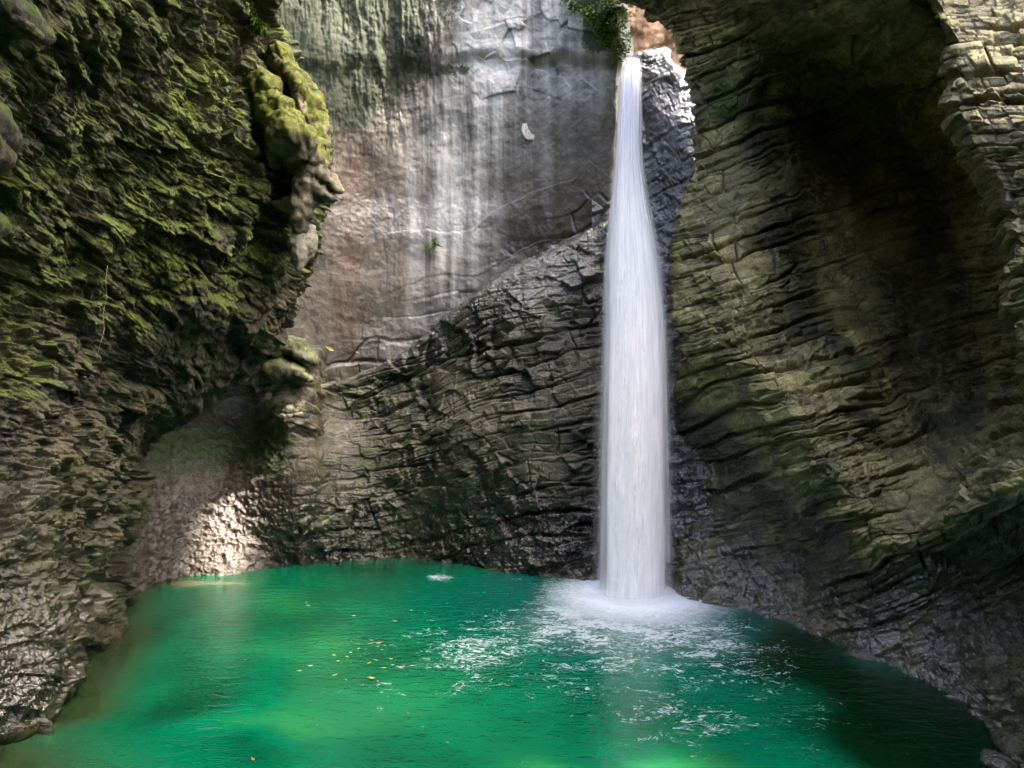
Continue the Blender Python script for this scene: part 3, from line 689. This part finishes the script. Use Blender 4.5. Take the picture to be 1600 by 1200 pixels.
keep = np.ones(n, bool)
u1, u2 = c@e1, c@e2
rr_ = rng.random(n)
for (a_, b_, c_, r_, o_) in shafts:
    q = at(a_, b_, c_); keep &= (rr_ > o_) | (np.hypot(u1-q@e1, u2-q@e2) > r_+.1*np.sin(np.arctan2(u2-q@e2, u1-q@e1)*5))
c = c[keep]; n = len(c)
sz = rng.uniform(.22, .42, n); th = rng.uniform(0, 6.28, n)
tilt = rng.normal(0, .45, (n, 3)); nn = sv+tilt; nn /= np.linalg.norm(nn, axis=1, keepdims=True)
a1 = np.cross(nn, [0.3, .1, 1]); a1 /= np.linalg.norm(a1, axis=1, keepdims=True); a2 = np.cross(nn, a1)
a1r = a1*np.cos(th)[:, None]+a2*np.sin(th)[:, None]; a2r = np.cross(nn, a1r)
vs = np.stack([c-a1r*sz[:, None], c-a2r*sz[:, None]*.6, c+a1r*sz[:, None], c+a2r*sz[:, None]*.6], 1).reshape(-1, 3)
cn = poly_mesh('leaf_sun_screen', vs, np.arange(n*4).reshape(-1, 4).tolist(), M_leafc); tag(cn, kind='stuff')

# ------------------------------------------------------------------ gorge behind the camera
ang = np.radians(np.linspace(165, 375, 360)); zz = np.linspace(-1.5, 25, 220)
A_, Z_ = np.meshgrid(ang, zz)
Rr = 9.2+.02*Z_+.8*np.sin(A_*2)
Z_ = Z_*(1+.4*sst(285, 310, np.degrees(A_)))*(1-.22*sst(180, 200, np.degrees(A_))*(1-sst(275, 300, np.degrees(A_))))  # rim height shaped for the light: lowered rear left, raised at right
Pg = np.stack([Rr*np.cos(A_), 2.5+Rr*np.sin(A_), Z_], -1)
Ng = np.stack([-np.cos(A_), -np.sin(A_), 0*A_], -1)
Dg = disp_plain(91, .6)(Pg, Ng, 0*A_, 0*A_); Pg2 = Pg+Ng*Dg['h'][..., None]*2
Mg = Dg['masks'](Pg2, Ng, 0, 0, Dg)
rear = grid_mesh('unseen_gorge_wall', Pg2, M_left, Mg[0], Mg[1], flip=True); tag(rear, kind='structure')

# ------------------------------------------------------------------ lumps of rock
def blob_mesh(name, blobs, mat, parent=None, voxel=.045, amp=.07, seed=1, moss=.9, wet=.1, tin=.2, st=0):
    import bmesh
    bm = bmesh.new()
    for (px, py, Y, rx, rz, ry) in blobs:
        c = Vector(at(px, py, Y)); k = Y/1000
        r = bmesh.ops.create_icosphere(bm, subdivisions=3, radius=1)
        for v in r['verts']: v.co = Vector((v.co.x*rx*k, v.co.y*ry*k, v.co.z*rz*k))+c
    me = bpy.data.meshes.new(name); bm.to_mesh(me); bm.free()
    o = bpy.data.objects.new(name, me); COL.objects.link(o)
    md = o.modifiers.new('r', 'REMESH'); md.mode = 'VOXEL'; md.voxel_size = voxel
    dg = bpy.context.evaluated_depsgraph_get(); me2 = bpy.data.meshes.new_from_object(o.evaluated_get(dg))
    o.modifiers.clear(); o.data = me2; me2.name = name; bpy.data.meshes.remove(me)
    n = len(me2.vertices); P = np.zeros(n*3, np.float32); me2.vertices.foreach_get('co', P); P = P.reshape(-1, 3)
    N = np.zeros(n*3, np.float32); me2.vertices.foreach_get('normal', N); N = N.reshape(-1, 3)
    h = amp*(1.6*fbm(P, 1.6, 3, seed)+.8*fbm(P, 5, 4, seed+1, .6)+.7*fbm(P*np.array([1, 1, .4], np.float32), 6, 4, seed+3, .65, True)+.5*(worley(P, 4.5, seed+9)[2]-.5))
    P = P+N*h[:, None]; me2.vertices.foreach_set('co', P.reshape(-1).astype(np.float32))
    me2.polygons.foreach_set('use_smooth', np.full(len(me2.polygons), True))
    for nm, M in (('mask', (moss*sst(-.35, .2, N[:, 2]+.5*noise(P, 2, seed+5)), wet+0*h, 0*h)), ('mask2', (.5+.5*noise(P, 3, seed), tin+0*h, st+0*h))):
        a_ = me2.attributes.new(nm, 'FLOAT_COLOR', 'POINT'); d = np.ones((n, 4), np.float32)
        for k, m in enumerate(M): d[:, k] = np.clip(m, 0, 1)
        a_.data.foreach_set('color', d.reshape(-1))
    me2.update(); me2.materials.append(mat)
    if parent: o.parent = parent
    return o
M_tufa = rock_material('tufa', (.10, .09, .05), (.22, .20, .12), (.42, .38, .27), alb=.6, moss_a=(.05, .06, .005), moss_b=(.15, .165, .008))
def stroke(pts, n, Y, sq=1.0, dep=1.6):
    p = np.array(pts, float); k = np.linspace(0, len(p)-1, n); out = []
    for q in k:
        x, y, r = [np.interp(q, range(len(p)), p[:, j]) for j in range(3)]
        j_ = r*.25; out.append((x+random.uniform(-j_, j_), y+random.uniform(-j_, j_), Y, r, r*sq, r*dep))
    return out
T = blob_mesh('tufa_outcrop', stroke([(362, 92, 9), (385, 118, 14), (412, 142, 20), (438, 178, 25), (455, 212, 32), (463, 236, 34)], 26, 14.3, .75, 1.6)+stroke([(440, 90, 14), (462, 130, 16), (484, 175, 17), (500, 220, 15), (508, 252, 9)], 18, 14.6, 1.2, 2)+stroke([(432, 240, 12), (428, 256, 6)], 4, 14.2)+stroke([(495, 240, 12), (500, 262, 7)], 4, 14.2), M_tufa, moss=1.0, amp=.13, seed=31)
tag(T, 'yellow green mossy tufa hood hanging on the edge of the left cliff', 'rock')
K = blob_mesh('tufa_outcrop', stroke([(492, 268, 16), (508, 278, 12), (522, 290, 7), (528, 297, 4)], 9, 14.3, .8)+stroke([(488, 292, 16), (506, 304, 11), (522, 310, 5)], 8, 14.3, .8)+stroke([(490, 268, 18), (484, 296, 17), (474, 322, 15), (466, 346, 9), (462, 356, 5)], 16, 14.4, 1.2)+stroke([(462, 318, 14), (442, 322, 7), (430, 318, 4)], 7, 14.5, .8)+stroke([(480, 330, 8), (492, 342, 4)], 4, 14.5), M_tufa, moss=.35, amp=.09, seed=41)
tag(K, 'pale bare tufa knobs jutting right beneath the mossy hood', 'rock')
K2 = blob_mesh('stalactite', stroke([(484, 362, 9), (482, 384, 10), (477, 398, 6)], 8, 14.9, 1.4)+stroke([(470, 366, 9), (466, 384, 12), (466, 402, 11), (468, 416, 5)], 12, 14.7, 1.2), M_tufa, moss=.2, amp=.07, seed=51, tin=0, st=.25)
tag(K2, 'small pale hanging stone lump low on the edge of the left cliff', 'rock')
K3 = blob_mesh('rock_outcrop', stroke([(435, 545, 20), (462, 545, 16), (482, 556, 11), (490, 568, 7)], 12, 19.55, .8)+stroke([(440, 575, 24), (468, 580, 15), (482, 590, 7)], 9, 19.65, .8), M_left, moss=.5, amp=.07, seed=61)
tag(K3, 'knobbly grey rock head standing out at the foot of the stained cliff', 'rock')
M_dark = rock_material('dark mossy tip', (.02, .018, .01), (.06, .055, .03), (.12, .11, .06), moss_a=(.02, .03, .004), moss_b=(.09, .12, .01))
K4 = blob_mesh('overhanging_rock', [(-62, -34, 8.2, 56, 56, 130), (-18, -14, 8.1, 30, 30, 100), (14, 6, 8.0, 17, 22, 80), (38, 30, 7.9, 9, 15, 50), (46, 43, 7.8, 5, 9, 24)], M_dark, moss=.7, amp=.07, seed=71, voxel=.03)
tag(K4, 'pointed mossy rock tip hanging in the top left corner', 'rock')
K5 = blob_mesh('overhanging_rock', [(-88, 165, 8.3, 62, 56, 130), (-86, 205, 8.3, 54, 40, 120), (-98, 330, 8.6, 60, 46, 110)], M_dark, moss=.7, amp=.07, seed=81, voxel=.035)
tag(K5, 'rounded mossy rock edge at the left border below the pointed tip', 'rock')

def surf(P, px, py, lift=.02):
    x = 800+P[..., 0]/P[..., 1]*1000; y = HY-(P[..., 2]-CAMZ)/P[..., 1]*1000
    d = np.where(P[..., 1] > 1, (x-px)**2+(y-py)**2+.02*P[..., 1], 1e9); i = np.unravel_index(np.argmin(d), d.shape)
    p = P[i]; c = np.array([0, 0, CAMZ]); v = p-c
    return p-v/np.linalg.norm(v)*lift

# ------------------------------------------------------------------ leaves and plants
def simple(name, col, rough=.6, trans=0, spec=.3):
    t = NT(name); b = t.n('ShaderNodeBsdfPrincipled')
    n_ = t.noise(t.n('ShaderNodeTexCoord').outputs['Object'], 14, 3, .6)
    c = t.mix(t.ss(n_, .3, .7), tuple(x*.6 for x in col), tuple(min(1, x*1.3) for x in col)); t.L(c, b.inputs['Base Color'])
    b.inputs['Roughness'].default_value = rough; b.inputs['Specular IOR Level'].default_value = spec
    if trans:
        tl = t.n('ShaderNodeBsdfTranslucent'); t.L(c, tl.inputs[0]); m = t.n('ShaderNodeMixShader'); m.inputs[0].default_value = trans
        t.L(b.outputs[0], m.inputs[1]); t.L(tl.outputs[0], m.inputs[2]); t.L(m.outputs[0], t.out.inputs[0])
    else: t.L(b.outputs[0], t.out.inputs[0])
    return t.m
M_yel = simple('yellow leaf', (.32, .27, .07)); M_ora = simple('orange leaf', (.30, .13, .06)); M_pale = simple('pale leaf', (.36, .34, .22)); M_brn = simple('brown leaf', (.25, .15, .07))
M_fern = simple('fern green', (.07, .17, .02), trans=.35); M_moss = simple('moss green', (.05, .09, .010), trans=.25, spec=.1)
M_root = simple('root', (.13, .10, .06)); M_scar = simple('pale rock scar', (.42, .38, .30))
def leaf_mesh(L, W, curl, seed):
    r = random.Random(seed); vs = []; fs = []; n = 9
    for i in range(n):
        k = i/(n-1); w_ = W*math.sin(math.pi*min(1, k*1.02+.01))**.8*(1+.12*r.uniform(-1, 1))
        x = (k-.5)*L; z = .012+curl*((k-.5)**2)*4*L*.3
        vs += [(x, -w_/2, z+curl*w_*.5), (x, 0, z), (x, w_/2, z+curl*w_*.5*r.uniform(.4, 1.4))]
    for i in range(n-1):
        for j in (0, 1): fs.append((i*3+j, i*3+j+1, i*3+j+4, i*3+j+3))
    b0 = len(vs); vs += [(L*.5, -.003, .014), (L*.5, .003, .014), (L*.75, .012, .02), (L*.75, .007, .02)]; fs.append((b0, b0+1, b0+2, b0+3))
    return vs, fs
lv = [(468, 1050, .15, 'Y', 'curled yellow leaf floating leftmost in the drifting cluster on the pool'), (485, 1042, .15, 'P', 'pale yellow leaf floating beside the leftmost curled leaf'),
      (522, 1025, .14, 'Y', None), (542, 1028, .14, 'Y', None), (548, 1021, .10, 'P', None), (523, 1056, .22, 'Y', 'long narrow yellow leaf lying flat on the green water'), (577, 1038, .20, 'B', 'broad brownish leaf floating left of the round yellow leaf'), (587, 1033, .14, 'Y', None),
      (600, 1045, .17, 'Y', 'round yellow leaf floating at the right of the drifting cluster'), (581, 1062, .22, 'Y', 'large pale gold leaf floating at the front of the cluster'), (590, 1066, .11, 'O', 'small orange leaf touching the large pale gold leaf'), (617, 972, .19, 'O', 'orange leaf floating alone behind the drifting cluster'),
      (553, 963, .14, 'P', None), (482, 947, .17, 'Y', None), (479, 942, .14, 'Y', None), (611, 1031, .15, 'Y', None), (580, 1002, .18, 'B', None), (592, 1006, .20, 'Y', None), (601, 1010, .15, 'B', None), (643, 955, .16, 'Y', None), (395, 1188, .13, 'O', 'brown orange leaf floating near the front edge of the pool'), (528, 1034, .10, 'Y', None), (560, 1015, .10, 'P', None)]
gl = {'Y': 'small yellow leaf drifting on the green pool among other fallen leaves', 'P': 'small pale leaf drifting on the green pool among other fallen leaves', 'B': 'small brown leaf drifting on the green pool among other fallen leaves'}
mm = {'Y': M_yel, 'P': M_pale, 'B': M_brn, 'O': M_ora}
for i, (px, py, L_, k, lb) in enumerate(lv):
    Yd = CAMZ*1000/(py-640); vs, fs = leaf_mesh(L_*.7, L_*.38 if i != 5 else L_*.2, random.uniform(.1, .5), i)
    o = poly_mesh('fallen_leaf', vs, fs, mm[k], smooth=True); o.location = ((px-800)/1000*Yd, Yd, .004); o.rotation_euler = (random.uniform(-.1, .1), random.uniform(-.1, .1), random.uniform(0, 6.28))
    tag(o, lb or gl[k], 'leaf', 'fallen leaves floating on the pool')
for px, py, Psrf, L_, mt, lb in [(516, 544, P_B, .34, M_yel, 'yellow leaf stuck low on the stained cliff'), (558, 550, P_B, .16, M_pale, 'tiny pale curled leaf stuck on the stained cliff right of the yellow one')]:
    vs, fs = leaf_mesh(L_, L_*.35, .4, px); o = poly_mesh('stuck_leaf', vs, fs, mt, smooth=True); p = surf(Psrf, px, py, .1)
    o.location = p; o.rotation_euler = (math.pi/2, .5, 0); tag(o, lb, 'leaf')
# pale crescent scar on the stained cliff
p = surf(P_B, 825, 206, .06)
cr = [(-9, 13), (-3, 12), (0, 4), (5, -4), (14, -6), (11, -12), (0, -13), (-7, -8), (-11, 2)]
vs = [(x*.022, -.03, z*.022) for x, z in cr]+[(x*.024, .25, z*.024) for x, z in cr]; m_ = len(cr)
fs = [tuple(range(m_))]+[(i, m_+i, m_+(i+1) % m_, (i+1) % m_) for i in range(m_)]
o = poly_mesh('rock_scar', vs, fs, M_scar); o.location = p; tag(o, 'pale crescent shaped bare chip high on the stained cliff', 'rock')
def tuft(name, pts, n, ln, wd, mat, seed, down=.6, spread=.25):
    r = np.random.default_rng(seed); vs = []; fs = []
    for k in range(n):
        p = pts[r.integers(len(pts))]+r.normal(0, spread, 3)*np.array([1, .5, .7])
        d = np.array([r.normal(0, .7), -abs(r.normal(.5, .4)), r.normal(-down+.3, .5)]); d /= np.linalg.norm(d)
        L_ = ln*r.uniform(.5, 1.4); s_ = np.cross(d, r.normal(0, 1, 3)); s_ /= np.linalg.norm(s_); s_ *= wd*r.uniform(.5, 1.2)
        q = p+d*L_*.5; e = p+d*L_+np.array([0, 0, -.3*L_])
        b0 = len(vs); vs += [p, q+s_, e, q-s_]; fs.append((b0, b0+1, b0+2, b0+3))
    o = poly_mesh(name, vs, fs, mat); return o
brow = [surf(P_B, x, y, .12) for x, y in [(905, 5), (920, 15), (930, 30), (940, 20), (940, 45), (950, 35), (955, 60), (950, 5), (962, 45), (962, 72), (968, 88), (970, 65), (966, 25), (890, 2), (945, 60), (972, 95)]]
o = tuft('moss_cushion', brow, 1500, .15, .03, M_moss, 5, .5, .17); tag(o, 'bright green feathery moss cushion on the rock brow left of the notch', 'moss')
o = tuft('fern_clump', [surf(P_B, 675, 385, .1), surf(P_B, 678, 378, .1)], 26, .22, .05, M_fern, 6, .4, .06); tag(o, 'single small green plant growing on the stained cliff', 'plant')
o = tuft('moss_cushion', [at(x, y, 13.6) for x, y in [(378, -5), (384, 8), (390, 20), (398, 32), (404, 42)]], 700, .16, .03, M_moss, 7, 1.0, .06); tag(o, 'narrow hanging moss strand at the top of the left cliff', 'moss')
# fern on the bright buttress
def fern(name, base, n, L_, seed, label):
    r = random.Random(seed); vs = []; fs = []
    for k in range(n):
        a = r.uniform(0, 6.28); up = r.uniform(.2, .9); d = Vector((math.cos(a), math.sin(a)*.6-.4, up)).normalized(); LL = L_*r.uniform(.6, 1.1)
        side = d.cross(Vector((0, 0, 1))).normalized()
        for i in range(9):
            t = (i+1)/10; c = Vector(base)+d*LL*t+Vector((0, 0, -1))*LL*.55*t*t
            w_ = LL*.22*math.sin(math.pi*(t*.85+.12))
            for sg in (-1, 1):
                b0 = len(vs); e = c+side*sg*w_+d*LL*.06
                vs += [c, c+side*sg*w_*.5+d*LL*.06, e, c+side*sg*w_*.5-d*LL*.015]; fs.append((b0, b0+1, b0+2, b0+3))
    o = poly_mesh(name, vs, fs, M_fern); tag(o, label, 'fern'); return o
fern('fern', surf(P_F, 1497, 186, .06), 9, .26, 3, 'small bright green fern rooted in the pale buttress')
fern('fern', surf(P_R, 1130, 185, .1), 8, .35, 5, 'low fern on the mossy shelf of the right wall')
# thin hanging root
import bmesh
def wire(name, pts, r0, mat, label, cat):
    bm = bmesh.new(); prev = None
    for i, p in enumerate(pts):
        r_ = r0*(1-.5*i/len(pts)); ring = [bm.verts.new((p[0]+r_*math.cos(a), p[1]+r_*math.sin(a), p[2])) for a in np.linspace(0, 2*math.pi, 6)[:-1]]
        if prev:
            for j in range(5): bm.faces.new((prev[j], prev[(j+1) % 5], ring[(j+1) % 5], ring[j]))
        prev = ring
    me = bpy.data.meshes.new(name); bm.to_mesh(me); bm.free(); me.materials.append(mat); o = bpy.data.objects.new(name, me); COL.objects.link(o); tag(o, label, cat); return o
rp = [at(x, y, 11.6-.3*k) for k, (x, y) in enumerate([(168, 415), (165, 440), (167, 465), (161, 490), (163, 515), (156, 540), (151, 560)])]
wire('hanging_root', [rp[0]*(1-f)+rp[1]*f for f in (0, .5)]+rp[1:], .006, M_root, 'thin pale root hanging in front of the mossy left cliff', 'root')

# unseen rock added behind the left cliff to stop a light leak
yy, z2 = np.meshgrid(np.linspace(13, 26, 120), np.linspace(3, 26, 160))
Ps = np.stack([-12.0+0*yy, yy, z2], -1); Ns = np.zeros_like(Ps); Ns[..., 0] = 1
Ds = disp_plain(93, .6)(Ps, Ns, yy, yy); Ps2 = Ps+Ns*Ds['h'][..., None]; Ms = Ds['masks'](Ps2, Ns, 0, 0, Ds)
side = grid_mesh('unseen_gorge_wall', Ps2, M_left, Ms[0], Ms[1]); tag(side, kind='structure')

st_ = [((1592, 1168, 9.4, 26, 16, 40), 'mossy stone on the right shore at the picture edge', 105), ((1560, 1190, 9.0, 18, 9, 24), 'small dark stone beside the mossy stone on the right shore', 107), ((1350, 1022, 13.1, 26, 8, 26), 'low wet stone at the foot of the right wall', 109)]
for a_, lb, sd in st_:
    x_, y_, Y_, rx_, rz_, ry_ = a_
    o = blob_mesh('shore_stone', [a_, (x_+rx_*.5, y_+rz_*.4, Y_, rx_*.6, rz_*.7, ry_*.7), (x_-rx_*.6, y_+rz_*.3, Y_, rx_*.55, rz_*.6, ry_*.6)], M_mid, moss=.5 if sd == 105 else .1, wet=.7, amp=.05, seed=sd, voxel=.03)
    tag(o, lb, 'stone')

xx, y3 = np.meshgrid(np.linspace(-12.5, -8.3, 90), np.linspace(16, 24, 120))  # unseen roof sheet added to keep stray sky light off the alcove
Pr = np.stack([xx, y3, 9.8+.25*(xx+12)], -1); Nr = np.zeros_like(Pr); Nr[..., 2] = -1
Dr = disp_plain(95, .3)(Pr, Nr, xx, xx); Pr2 = Pr+Nr*Dr['h'][..., None]; Mr = Dr['masks'](Pr2, Nr, 0, 0, Dr)
rf = grid_mesh('unseen_gorge_wall', Pr2, M_left, Mr[0], Mr[1]); tag(rf, kind='structure')
